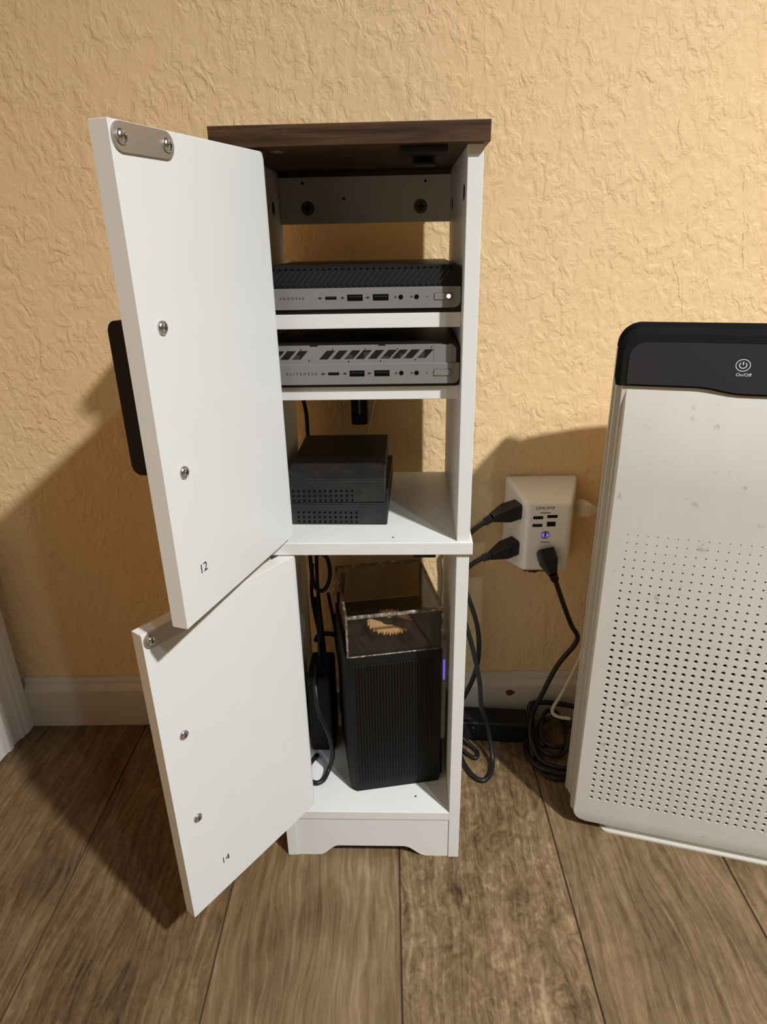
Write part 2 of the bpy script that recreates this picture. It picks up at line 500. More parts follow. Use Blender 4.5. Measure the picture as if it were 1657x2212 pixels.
# wood-look tile planks, 198 mm wide, running towards the wall
XS = [LX - 0.0, -0.365, -0.1668, 0.0320, 0.2285, 0.4280, 0.6265, 0.825]
TONE = [0.30, 0.42, 0.62, 0.60, 0.60, 0.55, 0.5]
MOTT = [0.35, 0.45, 0.12, 1.0, 0.35, 0.5, 0.4]
def plank(x0, x1, y0, y1, tone, mott, seed):
    gp = 0.0009
    o = box('floor_plank', x0 + gp, x1 - gp, y0 + gp, y1 - gp, -0.010, 0.0, M['plank'], fl, bev=0.0007, seg=1)
    o['tone'] = float(tone); o['mottle'] = float(mott); o['seed'] = float(seed)
for i in range(len(XS) - 1):
    yj = -0.66 - 0.11 * ((i * 2) % 3)
    plank(XS[i], XS[i + 1], yj, WY, TONE[i], MOTT[i], 3.7 * i + 1.3)
    plank(XS[i], XS[i + 1], yj - 0.9, yj, 0.5, 0.4, 5.1 * i + 2.3)
x = 0.825
while x < RX:
    plank(x, x + 0.198, -1.56, WY, random.uniform(0.35, 0.65), random.uniform(0.2, 0.8), random.uniform(0, 60)); x += 0.198
x = LX - 1.2
k = 0
while x < RX:
    plank(x, x + 0.198, RY, -1.79, random.uniform(0.35, 0.65), random.uniform(0.2, 0.8), random.uniform(0, 60)); x += 0.198

# ------------------------------------------------------------------ the cabinet
CA = -0.02444
def cab(x, y, z):
    c, s = math.cos(CA), math.sin(CA)
    return (c * x - s * y, s * x + c * y, z)
T, Hh, D = 0.0127, 0.0925, 0.2055
O = Hh + T
ZM0, ZM1, ZT = 0.4176, 0.4310, 0.7712
cabn = tag(empty('storage_cabinet', (0, 0, 0), CA), 'tall narrow white cabinet with dark wood top and two open doors', 'cabinet')
W_ = M['white']
ULX = -0.0912
box('side_panel', -O, -Hh, 0, D, 0, ZM0, W_, cabn)
box('side_panel', Hh, O, 0, D, 0, ZM0, W_, cabn)
box('side_panel', ULX - T, ULX, 0, D, ZM1, ZT, W_, cabn)
pr = box('side_panel', Hh, O, 0, D, ZM1, ZT, W_, cabn)
box('middle_board', -O - 0.0028, O + 0.0028, -0.0035, D, ZM0, ZM1, W_, cabn, bev=0.0008)
tb = box('top_board', -0.1074, 0.1090, -0.0090, D + 0.004, ZT, ZT + 0.0149, M['walnut'], cabn, bev=0.0006)
tag(tb, 'dark walnut top board')
box('bottom_board', -Hh, Hh, 0.0, D, 0.061, 0.0731, W_, cabn)
box('shelf', ULX, Hh, 0.0220, 0.190, 0.6310, 0.6439, W_, cabn)
box('shelf', ULX, Hh, 0.0200, 0.190, 0.5670, 0.5800, W_, cabn)
# arched plinth
def scurve(x0, z0, x1, z1, n=8):
    out = []
    for i in range(n + 1):
        t = i / n; s = t * t * (3 - 2 * t)
        out.append((x0 + (x1 - x0) * t, z0 + (z1 - z0) * s))
    return out
kick = [(-Hh, 0.0)] + scurve(-0.066, 0.0, -0.042, 0.0165) + scurve(0.038, 0.0165, 0.066, 0.0) + [(Hh, 0.0), (Hh, 0.0608), (-Hh, 0.0608)]
prism('plinth_board', kick, 1, 0.0012, 0.0130, W_, cabn, bev=0.0004)
# back rails
def cam_bolt(bm, x, y, z, r):
    bm_cyl(bm, (x, y, z), (x, y - 0.0007, z), r, r * 0.94, 22)
rail = box('back_rail', ULX, Hh, 0.1945, D, 0.7205, 0.7662, W_, cabn)
for (x, z) in ((-0.0610, 0.7362), (0.0605, 0.7360)):
    bm = bmesh.new(); cam_bolt(bm, x, 0.1945, z, 0.0072)
    s = bm_obj('screw', bm, M['dark_screw'], rail)
    # cross recess
    bm = bmesh.new()
    bm_box(bm, x - 0.0042, x + 0.0042, 0.1935, 0.1939, z - 0.0008, z + 0.0008)
    bm_box(bm, x - 0.0008, x + 0.0008, 0.1935, 0.1939, z - 0.0042, z + 0.0042)
    bm_obj('screw_recess', bm, M['dark_hole'], rail)
for (x, z, r) in ((-0.0655, 0.7604, 0.0017), (0.0655, 0.7600, 0.0014), (-0.0217, 0.7450, 0.0015)):
    bm = bmesh.new(); bm_cyl(bm, (x, 0.1946, z), (x, 0.1943, z), r, r, 10)
    bm_obj('pilot_hole', bm, M['dark_hole'], rail)
box('top_gap_strip', ULX, Hh, 0.1950, D, 0.7663, ZT, M['walnut'], cabn)  # dark strip added to fill the gap between back rail and top board
box('back_rail', -Hh, Hh, 0.1945, D, 0.0732, 0.095, W_, cabn)
# holes in the side panels
for (px, sx) in ((Hh, -1), (ULX, 1)):
    for (y, z) in ((0.0223, 0.7385), (0.165, 0.7365)) if sx < 0 else ((0.155, 0.7352),):
        bm = bmesh.new(); bm_cyl(bm, (px - sx * -0.0002, y, z), (px + sx * 0.0003, y, z), 0.0062, 0.0062, 16)
        bm_obj('hole_cap', bm, M['dark_hole'], cabn)
for (y, z) in ((0.040, 0.468), (0.043, 0.4585)):
    bm = bmesh.new(); bm_cyl(bm, (Hh + 0.0002, y, z), (Hh - 0.0004, y, z), 0.0014, 0.0014, 10)
    bm_obj('peg_hole', bm, M['plate_white'], cabn)
# magnetic catches
def catch(zb, y0, big=True):
    bm = bmesh.new()
    bm_box(bm, 0.0400, 0.0775, y0, y0 + 0.036, zb - 0.0045, zb, 0.001)
    c = bm_obj('magnetic_catch', bm, M['black_soft'], cabn)
    bm = bmesh.new(); bm_box(bm, 0.0495, 0.0690, y0 + 0.0365, y0 + 0.047, zb - 0.0105, zb - 0.0005, 0.0008)
    bm_obj('catch_housing', bm, M['black'], c)
    bm = bmesh.new(); bm_box(bm, 0.0520, 0.0665, y0 + 0.0360, y0 + 0.0366, zb - 0.0085, zb - 0.0030)
    bm_obj('catch_magnet', bm, M['dark_hole'], c)
catch(ZT, 0.0030)
bm = bmesh.new(); bm_box(bm, 0.0500, 0.0725, 0.004, 0.018, ZM0 - 0.0068, ZM0, 0.0008)
bm_obj('magnetic_catch', bm, M['black_soft'], cabn)
bm = bmesh.new(); bm_cyl(bm, (-0.0605, 0.0215, ZT), (-0.0605, 0.0215, ZT - 0.0009), 0.0056, 0.005, 18)
bm_obj('screw_cap', bm, M['slate'], cabn)
bm = bmesh.new(); bm_cyl(bm, (0.030, 0.009, ZM1), (0.030, 0.009, ZM1 + 0.0002), 0.0011, 0.0011, 10)
bm_obj('pilot_hole', bm, M['dark_screw'], cabn)
bm = bmesh.new(); bm_cyl(bm, (0.053, 0.0245, 0.0731), (0.053, 0.0245, 0.0733), 0.0013, 0.0013, 10)
bm_obj('pilot_hole', bm, M['dark_screw'], cabn)

TH = 0.0129
def door(ang, width, z0, z1, screws, plate, num, numpos, handle_z, lab):
    """door leaf in its own frame: +x along the leaf from the hinge, inner face at y=0, outer face at y=TH (towards -n)"""
    dx, dy = math.cos(ang), -math.sin(ang)
    # local x -> d ; local y -> outward normal n = (-sin, -cos)
    nx, ny = -math.sin(ang), -math.cos(ang)
    # d x n = z ?  -> handedness check: (dx*ny - dy*nx)
    hand = dx * ny - dy * nx
    bx, by = -Hh + 0.02658, 0.00076
    rz = math.atan2(dy, dx)
    sgn = 1 if hand > 0 else -1
    # outline (s, o): bull-nosed hinge end
    r = TH / 2
    pts = [(width, 0.0), (width, sgn * TH)]
    for i in range(9):
        a = math.pi / 2 + math.pi * i / 8
        pts.append((r - 0.0012 + r * math.cos(a), sgn * (r + r * math.sin(a))))
    d = prism('door', pts, 2, z0, z1, W_, cabn, bev=0.0004, loc=(bx, by, 0), rot=(0, 0, rz))
    tag(d, lab)
    I = -sgn                                   # inner-face direction
    def pan_screw(s, z, r=0.0047, o=0.0, nm='screw'):
        bm = bmesh.new()
        prof = [(0.0, r), (0.0010, r * 0.98), (0.0020, r * 0.80), (0.0026, r * 0.5), (0.0028, r * 0.05)]
        n = 20; rings = []
        for h, rr in prof:
            rings.append([bm.verts.new((s + rr * math.cos(2 * math.pi * k / n), I * (o + h), z + rr * math.sin(2 * math.pi * k / n))) for k in range(n)])
        for A, B in zip(rings, rings[1:]):
            for k in range(n): bm.faces.new((A[k], A[(k + 1) % n], B[(k + 1) % n], B[k]))
        bm.faces.new(rings[-1]); bm.faces.new(rings[0])
        bm_obj(nm, bm, M['chrome'], d, smooth=True)
        bm = bmesh.new()
        y0, y1 = sorted((I * (o + 0.0022), I * (o + 0.0030)))
        bm_box(bm, s - 0.0017, s + 0.0017, y0, y1, z - 0.0004, z + 0.0004)
        bm_box(bm, s - 0.0004, s + 0.0004, y0, y1, z - 0.0017, z + 0.0017)
        bm_obj('screw_slot', bm, M['dark_screw'], d)
    for (s, z) in screws: pan_screw(s, z)
    s0, s1, zc, hw = plate
    y0, y1 = sorted((0.0, I * 0.0014))
    prism('strike_plate', rrect(s0, s1, zc - hw, zc + hw, hw * 0.97, 8), 1, y0, y1, M['steel'], d, bev=0.0003)
    pan_screw(s0 + hw * 0.95, zc, 0.0042, 0.0014, 'plate_screw'); pan_screw(s1 - hw * 0.85, zc, 0.0042, 0.0014, 'plate_screw')
    # stamped number (reads from inside)
    me = text_mesh(num, 0.0105)
    for v in me.vertices: v.co.x *= -1 if False else 1
    t = link_mesh('stamped_number', me, M['ink'], d, (numpos[0], I * 0.0001, numpos[1]))
    t.rotation_euler = (R(90), R(numpos[2]), R(180) if I > 0 else 0)
    # pull handle on the outer face
    hz0, hz1 = handle_z
    y = [sgn * TH, sgn * (TH + 0.0275)]
    bm = bmesh.new()
    w2 = 0.0055; th = 0.0085
    zz0, zz1 = hz0 - 0.004, hz1 + 0.004
    # U-shaped pull: a thick grip bar on two feet, with a finger gap behind it
    ya, yb_, yc = y[0], sgn * (TH + 0.0140), y[1]
    r_ = 0.006
    def arc(cy_, cz_, a0):
        return [(cy_ + sgn * r_ * math.cos(R(a0 + 90 * i / 5)), cz_ + r_ * math.sin(R(a0 + 90 * i / 5))) for i in range(6)]
    oc = yc - sgn * r_
    outline = [(ya, zz0)] + arc(oc, zz0 + r_, 270) + arc(oc, zz1 - r_, 0) + [(ya, zz1), (ya, zz1 - 0.009), (yb_, zz1 - 0.011), (yb_, zz0 + 0.011), (ya, zz0 + 0.009)]
    bm_prism(bm, outline, 0, 0.155 - w2, 0.155 + w2, 0.0008)
    h = bm_obj('pull_handle', bm, M['black_soft'], d)
    return d
# upper and lower leaves
door(1.87744, 0.1780, 0.4392, 0.7686, [(0.1567, 0.6543), (0.1560, 0.5557)], (0.1210, 0.1768, 0.7602, 0.0078), '12', (0.1490, 0.4765, 0), (0.5557, 0.6543), 'upper door swung open, white with black pull')
door(2.18965, 0.1769, 0.0865, 0.4166, [(0.1547, 0.3011), (0.1553, 0.2019)], (0.1210, 0.1760, 0.4090, 0.0072), '14', (0.1324, 0.1245, 0), (0.2019, 0.3011), 'lower door swung open wider')

# ------------------------------------------------------------------ things on the shelves
def at_cab(name, x, y, z, rz=0.0):
    return empty(name, cab(x, y, z), CA + rz)

def port(name, x0, x1, z0, z1, yf, parent, tongue=True, rim=M['dark_hole'], tm=None):
    bm = bmesh.new(); bm_box(bm, x0, x1, yf - 0.00025, yf + 0.001, z0, z1, 0.0002, 1)
    o = bm_obj(name, bm, rim, parent)
    if tongue:
        bm = bmesh.new(); zm = (z0 + z1) / 2
        bm_box(bm, x0 + 0.0012, x1 - 0.0012, yf - 0.0004, yf, zm + 0.0002, zm + 0.0014)
        bm_obj('port_tongue', bm, tm or M['tongue'], o)
    return o
def ring(name, x, z, r, yf, parent, mat=None):
    bm = bmesh.new(); bm_cyl(bm, (x, yf, z), (x, yf - 0.0003, z), r, r, 20)
    return bm_obj(name, bm, mat or M['dark_hole'], parent)

CXL, CYL, CZL = 0.0429, -0.5751, 0.7043
def mini_pc(zb, yf, x0, x1, hsil0, hsil1, htop, name_text, tx0, tx1, louvre, dz, labels):
    W2 = (x1 - x0) / 2; xc = (x0 + x1) / 2
    root = at_cab('mini_computer', xc, yf, zb)
    tag(root, labels, 'computer', 'mini computers on the narrow shelves')
    X = lambda x: CXL + (x - CXL) * 1.038 - xc
    # case: from just behind the front bezel to the back
    prism('case', rrect(-W2, W2, 0.0, htop, 0.0065, 5, (0.5, 0.5, 1, 1)), 1, 0.0025, 0.170, M['black'], root, bev=0.0004)
    fp = prism('front_panel', rrect(-W2 + 0.0008, W2 - 0.0004, hsil0, hsil1, 0.0058, 6, (1, 1, 0, 0)), 1, 0.0, 0.003, M['silver'], root, bev=0.0003)
    zc = (hsil0 + hsil1) / 2 + 0.0006
    y = 0.0
    port('usb_c_port', X(-0.0241), X(-0.0145), zc - 0.0013, zc + 0.0013, y, fp, True)
    port('usb_port', X(-0.0055), X(0.0076), zc - 0.0027, zc + 0.0027, y, fp)
    port('usb_port', X(0.0161), X(0.0294), zc - 0.0027, zc + 0.0027, y, fp)
    ring('audio_jack', X(0.0397), zc, 0.0020, y, fp); ring('audio_jack', X(0.0529), zc, 0.0020, y, fp)
    ring('indicator_dot', X(0.0620), zc, 0.0004, y, fp)
    # power button: raised outline and key
    bm = bmesh.new()
    bm_prism(bm, rrect(X(0.0675), X(0.0829), zc - 0.0031, zc + 0.0031, 0.0010, 4), 1, -0.0003, 0.0006)
    b = bm_obj('button_surround', bm, M['print_dark'], fp)
    b2 = prism('power_button', rrect(X(0.0679), X(0.0825), zc - 0.0027, zc + 0.0027, 0.0008, 4), 1, -0.0007, 0.0, M['silver'], fp, bev=0.0002)
    # icons beside the ports
    for xi, wd in ((-0.0285, 0.0042), (-0.0095, 0.0034), (0.0118, 0.0036)):
        bm = bmesh.new()
        bm_box(bm, X(xi) - wd / 2, X(xi) + wd / 2, -0.0001, 0.0002, zc - 0.0003, zc + 0.0003)
        bm_box(bm, X(xi) - wd / 4, X(xi) + wd / 4, -0.0001, 0.0002, zc - 0.0009, zc + 0.0009)
        bm_obj('port_icon', bm, M['slate'] if False else M['dark_screw'], fp)
    for xi in (0.0352, 0.0487):
        bm = bmesh.new(); bm_cyl(bm, (X(xi), 0.0002, zc), (X(xi), -0.0001, zc), 0.0009, 0.0009, 10)
        bm_obj('port_icon', bm, M['dark_screw'], fp)
    text('model_name', name_text, 0.0030, M['print_dark'], fp, ((tx0 + tx1) / 2 - xc, -0.0001, zc), spacing=1.7, width=tx1 - tx0)
    if louvre:
        # black bezel with diagonal louvres
        bz = prism('louvre_bezel', rrect(-W2, W2, hsil1, htop, 0.0075, 6, (0, 0, 1, 1)), 1, 0.0018, 0.006, M['black_soft'], root, bev=0.0003)
        h0, h1 = hsil1 + 0.0022, htop - 0.0036
        sl = h1 - h0
        pts = [(0.0, h0), (0.0014, h0), (0.0014 + sl * 0.85, h1), (sl * 0.85, h1)]
        bm = bmesh.new(); bm_prism(bm, pts, 1, 0.0002, 0.0020, 0.0002)
        bmesh.ops.recalc_face_normals(bm, faces=bm.faces[:])
        me = bpy.data.meshes.new('louvre'); bm.to_mesh(me); bm.free()
        n = 30
        for i in range(n):
            link_mesh('louvre_slat', me, M['slat'], bz, (-W2 + 0.006 + i * (2 * W2 - 0.026) / (n - 1), 0, 0))
        bm = bmesh.new()
        for i in range(30):
            x = -W2 + 0.010 + i * (2 * W2 - 0.020) / 29
            bm_box(bm, x - 0.0010, x + 0.0010, 0.0014, 0.002, htop - 0.0026, htop - 0.0014)
        tag(bm_obj('vent_slots', bm, M['dark_hole'], bz), kind='stuff')
        bm = bmesh.new(); bm_cyl(bm, (X(0.0797), -0.0006, zc + 0.0001), (X(0.0797), -0.0010, zc + 0.0001), 0.0017, 0.0017, 18)
        bm_obj('power_light', bm, M['led_white'], fp)
    else:
        # exposed steel grille with slanted windows
        z0, z1 = hsil1 - 0.0005, htop
        zb0, zb1 = z0 + 0.0044, z1 - 0.0047
        yg0, yg1 = 0.0020, 0.0030
        bm = bmesh.new()
        # lower and upper rails (upper one notched by three clips)
        bm_box(bm, -W2 + 0.001, W2 - 0.0035, yg0, yg1, z0, zb0)
        xr = W2 - 0.0035
        xs = [-W2 + 0.001, X(-0.0392), X(-0.0322), X(0.0200), X(0.0262), X(0.0745), X(0.0812), xr]
        bm_box(bm, -W2 + 0.001, xr - 0.0045, yg0, yg1, zb1, z1 - 0.0012)
        for a, b in ((0, 1), (2, 3), (4, 5), (6, 7)):
            bm_box(bm, xs[a], xs[b] - (0.004 if b == 7 else 0), yg0, yg1, z1 - 0.0012, z1)
        bm_prism(bm, rrect(xr - 0.020, xr, z0 + 0.0002, z1 - 0.0006, 0.005, 5, (0, 0, 1, 0)), 1, yg0 - 0.0003, yg1)
        # posts between the windows
        sl = (zb1 - zb0) * 0.95
        wins = [(-0.0885, 0), (-0.0775, 0), (-0.0660, 0), (-0.0545, 0)]
        wx = [-0.0760, -0.0660, -0.0556, -0.0306 - 0.0012, -0.0210, -0.0098, 0.0000, 0.0106, 0.0216, 0.0312, 0.0414, 0.0530]
        ww = 0.0078
        edges = []
        cur = -W2 + 0.001
        for wx_ in wx:
            a = X(wx_)
            edges.append((cur, a)); cur = a + ww
        edges.append((cur, xr - 0.019))
        for a, b in edges:
            if b - a < 0.0004: continue
            left_sl = 0 if a == -W2 + 0.001 else sl
            right_sl = 0 if b == xr - 0.019 else sl
            bm_prism(bm, [(a, zb0), (b, zb0), (b + right_sl, zb1), (a + left_sl, zb1)], 1, yg0, yg1)
        gp = bm_obj('grille_plate', bm, M['silver'], root)
        bm = bmesh.new()
        for x, z in ((-0.0405, zb0 - 0.001), (-0.0470, zb1 + 0.001), (-0.0195, zb1 + 0.001), (-0.0060, zb0 - 0.002), (0.0085, zb1 + 0.001), (0.0218, zb0 - 0.002), (0.0365, zb1 + 0.001), (0.0520, zb0 - 0.001), (0.0655, zb1 + 0.002), (0.0845, zb1 + 0.0002), (0.0830, zb0 + 0.0003)):
            bm_cyl(bm, (X(x), yg0, z), (X(x), yg0 - 0.0002, z), 0.0006, 0.0006, 8)
        tag(bm_obj('rivet_dots', bm, M['dark_hole'], gp), kind='stuff')
        # fan and board parts glimpsed through the windows
        bm = bmesh.new()
        for i in range(9):
            x = X(-0.070 + i * 0.0155)
            bm_box(bm, x, x + 0.006, 0.0022 + 0.0002, 0.0025, zb0 - 0.002, zb0 + 0.002 + 0.002 * (i % 3))
        tag(bm_obj('inner_parts', bm, M['dark_screw'], root), kind='stuff')
    # feet
    for sx in (-1, 1):
        for yy in (0.02, 0.15):
            bm = bmesh.new(); bm_cyl(bm, (sx * (W2 - 0.02), yy, 0.0), (sx * (W2 - 0.02), yy, 0.001), 0.005, 0.005, 12)
            bm_obj('foot', bm, M['black_soft'], root)
    return root
S1, S2 = 0.6439, 0.5800
mini_pc(S1, 0.0195, -0.0860, 0.0921, 0.6480 - S1, 0.6656 - S1, 0.6832 - S1, 'PRODESK', -0.0665, -0.0448, True, 0,
        'slim mini computer with black diagonal louvres on the upper shelf, power light on')
mini_pc(S2, 0.0135, -0.0860, 0.0921, 0.5828 - S2, 0.6012 - S2, 0.6176 - S2, 'ELITEDESK', -0.0645, -0.0366, False, 0,
        'slim mini computer with exposed grey steel grille on the second shelf')

def small_box(x0, x1, y0, y1, z0, h, rz, rows, label, seamtop):
    xc = (x0 + x1) / 2
    root = at_cab('compact_computer', xc, y0, z0, rz)
    tag(root, label, 'computer', 'stacked compact computers')
    w = (x1 - x0) / 2; dp = y1 - y0
    box('case', -w, w, 0.0, dp, 0.0006, h - 0.0018, M['box_black'], root, bev=0.0008)
    box('lid', -w - 0.0002, w + 0.0002, -0.0003, dp, h - 0.0016, h, M['box_black'], root, bev=0.0005)
    bm = bmesh.new()
    px = 0.00548
    for r_ in range(3):
        for c in range(14):
            x = w - 0.0315 + rows[1] - c * px
            if x < -w + 0.005: continue
            z = rows[0] + (2 - r_) * 0.0052
            bm_cyl(bm, (x, -0.0001, z), (x, -0.0004, z), 0.00118, 0.00118, 10)
    tag(bm_obj('front_vents', bm, M['dark_hole'], root), kind='stuff')
    bm = bmesh.new()
    for c in range(22):
        for r_ in range(3):
            y = 0.012 + c * (dp - 0.024) / 21
            z = 0.006 + r_ * 0.0052
            bm_cyl(bm, (w - 0.0001, y, z), (w + 0.0004, y, z), 0.0019, 0.0019, 8)
    tag(bm_obj('side_vents', bm, M['dark_screw'], root), kind='stuff')
    for sx in (-1, 1):
        for yy in (0.015, dp - 0.015):
            bm = bmesh.new(); bm_cyl(bm, (sx * (w - 0.015), yy, 0), (sx * (w - 0.015), yy, 0.0008), 0.004, 0.004, 10)
            bm_obj('foot', bm, M['black_soft'], root)
    return root
small_box(-0.0775, 0.0236, 0.0405, 0.2000, ZM1, 0.0246, R(-1.2), (0.0035, 0.0), 'black vented compact computer at the bottom of the stack, on the middle board', True)
small_box(-0.0800, 0.0212, 0.0400, 0.2000, ZM1 + 0.0247, 0.0262, 0.0, (0.0028, -0.0012), 'black vented compact computer lying on top of its twin in the cabinet', False)

# supply hanging behind the cabinet, seen under the second shelf
pa = at_cab('power_adapter', -0.0145, 0.232, 0.4875)
tag(pa, 'black power adapter hanging behind the cabinet below the second shelf', 'adapter')
box('adapter_body', -0.0105, 0.0095, -0.008, 0.012, 0.0, 0.070, M['black_soft'], pa, bev=0.002)
box('adapter_label', -0.0012, 0.0012, -0.0083, -0.0079, 0.014, 0.036, M['slate'], pa, bev=0.0001, seg=1)
bm = bmesh.new(); bm_cyl(bm, (0, 0.002, 0.068), (0, 0.002, 0.084), 0.004, 0.0028, 12); bm_obj('strain_relief', bm, M['cable'], pa)
tube('cord', [(0, 0.002, 0.083), (0.001, 0.002, 0.10), (0.010, 0.004, 0.135), (0.03, -0.004, 0.15), (0.045, -0.032, 0.118)], 0.0022, M['cable'], pa)
c1 = at_cab('signal_cable', -0.083, 0.2285, ZM1)
tag(c1, 'thin black cable dropping behind the stacked compact computers', 'cable')
tube('cable', [(-0.008, 0.0, 0.11), (-0.003, 0.0, 0.092), (0.0004, 0, 0.07), (0.0005, 0, 0.045), (0.001, 0.0, 0.0), (0.006, 0.0, -0.06), (0.0, 0.002, -0.17), (0.004, 0.004, -0.30), (0.004, 0.004, -0.427)], 0.0026, M['cable'], c1)
c2 = at_cab('tan_cable', 0.0, 0.236, ZM1)
tag(c2, 'thin tan cable hanging beside the black adapter behind the cabinet', 'cable')
tube('cable', [(0.008, 0, 0.12), (0.0062, 0, 0.10), (0.004, 0, 0.085), (-0.003, 0, 0.058), (-0.006, 0, 0.04), (-0.012, 0, 0.0), (-0.01, 0, -0.10), (0.0, 0.0, -0.25), (0.004, 0, -0.428)], 0.0014, M['ivory'], c2)

# ------------------------------------------------------------------ tower with acrylic cover in the lower compartment
BZ = 0.0731
TY = R(10.73)
tw = at_cab('computer_tower', -0.0202, 0.0304, BZ, TY)
tag(tw, 'black finned computer tower under a clear acrylic cover, lower compartment', 'computer')
TW, TD, THt = 0.106, 0.124, 0.1985
pl_ = [(0.0, 0.0), (TW - 0.002, 0.0), (TW, 0.002), (TW, TD), (-0.006, TD), (-0.006, 0.006)]
prism('case', pl_, 2, 0.0035, THt, M['tower'], tw, bev=0.0006)
prism('base', [(x * 0.98 + 0.001, y * 0.97 + 0.001) for x, y in pl_], 2, 0.0, 0.0034, M['black_soft'], tw)
bm = bmesh.new()
for i in range(27):
    x = 0.0055 + i * 0.00345
    bm_box(bm, x, x + 0.0016, -0.0014, 0.0003, 0.012, THt - 0.012, 0.0003, 1)
tag(bm_obj('front_fins', bm, M['tower'], tw), kind='stuff')
# round cooler on top
cx, cy, zt = 0.0525, 0.0445, THt + 0.0125
rad = 0.0268
bm = bmesh.new(); bm_cyl(bm, (cx, cy, THt), (cx, cy, zt), 0.019, 0.017, 28)
bm_obj('cooler_body', bm, M['tower'], tw)
bm = bmesh.new()
pts = []
ns = 46
for i in range(ns):
    a0 = 2 * math.pi * i / ns; da = 2 * math.pi / ns
    rt = rad * (1.0 if i % 2 else 0.93)
    pts += [(cx + rad * 0.82 * math.cos(a0), cy + rad * 0.82 * math.sin(a0)),
            (cx + rt * math.cos(a0 + da * 0.30), cy + rt * math.sin(a0 + da * 0.30)),
            (cx + rt * math.cos(a0 + da * 0.55), cy + rt * math.sin(a0 + da * 0.55)),
            (cx + rad * 0.82 * math.cos(a0 + da * 0.85), cy + rad * 0.82 * math.sin(a0 + da * 0.85))]
bm_prism(bm, pts, 2, zt, zt + 0.0035, 0)
ck = bm_obj('cooler_disc', bm, M['gold'], tw)
tag(ck, 'copper coloured disc with a ring of fine radial teeth')
bm = bmesh.new()
L = 0.034; wb = 0.0075; an = R(-38)
dd = (math.cos(an), math.sin(an)); nn = (-dd[1], dd[0])
q = [(cx + dd[0] * s * L + nn[0] * t * wb, cy + dd[1] * s * L + nn[1] * t * wb) for s, t in ((-1, -1), (1, -1), (1, 1), (-1, 1))]
bm_prism(bm, q, 2, zt + 0.0036, zt + 0.0066, 0.0004)
bm_cyl(bm, (cx, cy, zt + 0.0036), (cx, cy, zt + 0.009), 0.0098, 0.0090, 28)
bm_obj('mounting_bar', bm, M['tower'], ck)
bm = bmesh.new(); bm_cyl(bm, (cx, cy, zt + 0.009), (cx, cy, zt + 0.0104), 0.0038, 0.0034, 6)
bm_obj('centre_screw', bm, M['gold'], ck)
# acrylic cover: five panes with visible sawn edges
A0, A1, B0, B1, Z0, Z1, PT = -0.0035, TW + 0.0005, -0.0002, TD, THt + 0.0005, THt + 0.0530, 0.0028
cv = box('cover_top', A0, A1, B0, B1, Z1 - PT, Z1, M['acrylic'], tw, bev=0)
tag(cv, 'clear acrylic cover')
box('cover_front', A0, A1, B0, B0 + PT, Z0, Z1 - PT, M['acrylic'], cv, bev=0)
box('cover_rear', A0, A1, B1 - PT, B1, Z0, Z1 - PT, M['acrylic_wall'], cv, bev=0)
box('cover_side', A0, A0 + PT, B0 + PT, B1 - PT, Z0, Z1 - PT, M['acrylic_wall'], cv, bev=0)
box('cover_side', A1 - PT, A1, B0 + PT, B1 - PT, Z0, Z1 - PT, M['acrylic_wall'], cv, bev=0)
def edge(x0, x1, y0, y1, z0, z1):
    box('cover_edge', x0, x1, y0, y1, z0, z1, M['acrylic_edge'], cv, bev=0.0003, seg=1)
e_ = 0.0004
edge(A0 - e_, A1 + e_, B0 - e_, B0 + PT, Z1 - PT, Z1 + e_)
edge(A0 - e_, A1 + e_, B1 - PT, B1 + e_, Z1 - PT, Z1 + e_)
edge(A0 - e_, A0 + PT * 0.8, B0 + PT, B1 - PT, Z1 - PT, Z1 + e_)
edge(A1 - PT * 0.8, A1 + e_, B0 + PT, B1 - PT, Z1 - PT, Z1 + e_)
for xx in ((A0 - e_, A0 + PT * 0.7), (A1 - PT * 0.7, A1 + e_)):
    edge(xx[0], xx[1], B0 - e_, B0 + PT * 0.7, Z0, Z1 - PT)
    edge(xx[0], xx[1], B1 - PT * 0.7, B1 + e_, Z0, Z1 - PT)
edge(A0 + PT, A1 - PT, B0 - e_, B0 + PT * 0.35, Z0 - 0.0004, Z0 + 0.0010)

dv = at_cab('external_drive', -0.0202, 0.0304, BZ, TY)
tag(dv, 'slim grey drive with a violet light standing beside the black tower', 'drive')
prism('drive_case', rrect(0.004, 0.10, 0.060, 0.208, 0.006, 5), 0, TW + 0.0008, TW + 0.0058, M['slate'], dv, bev=0.0009)
box('drive_light', TW + 0.0022, TW + 0.0044, 0.0034, 0.0042, 0.152, 0.180, M['led_violet'], dv, bev=0)
box('drive_foot', TW + 0.0012, TW + 0.0054, 0.012, 0.095, 0.0, 0.0605, M['black_soft'], dv, bev=0.0005)

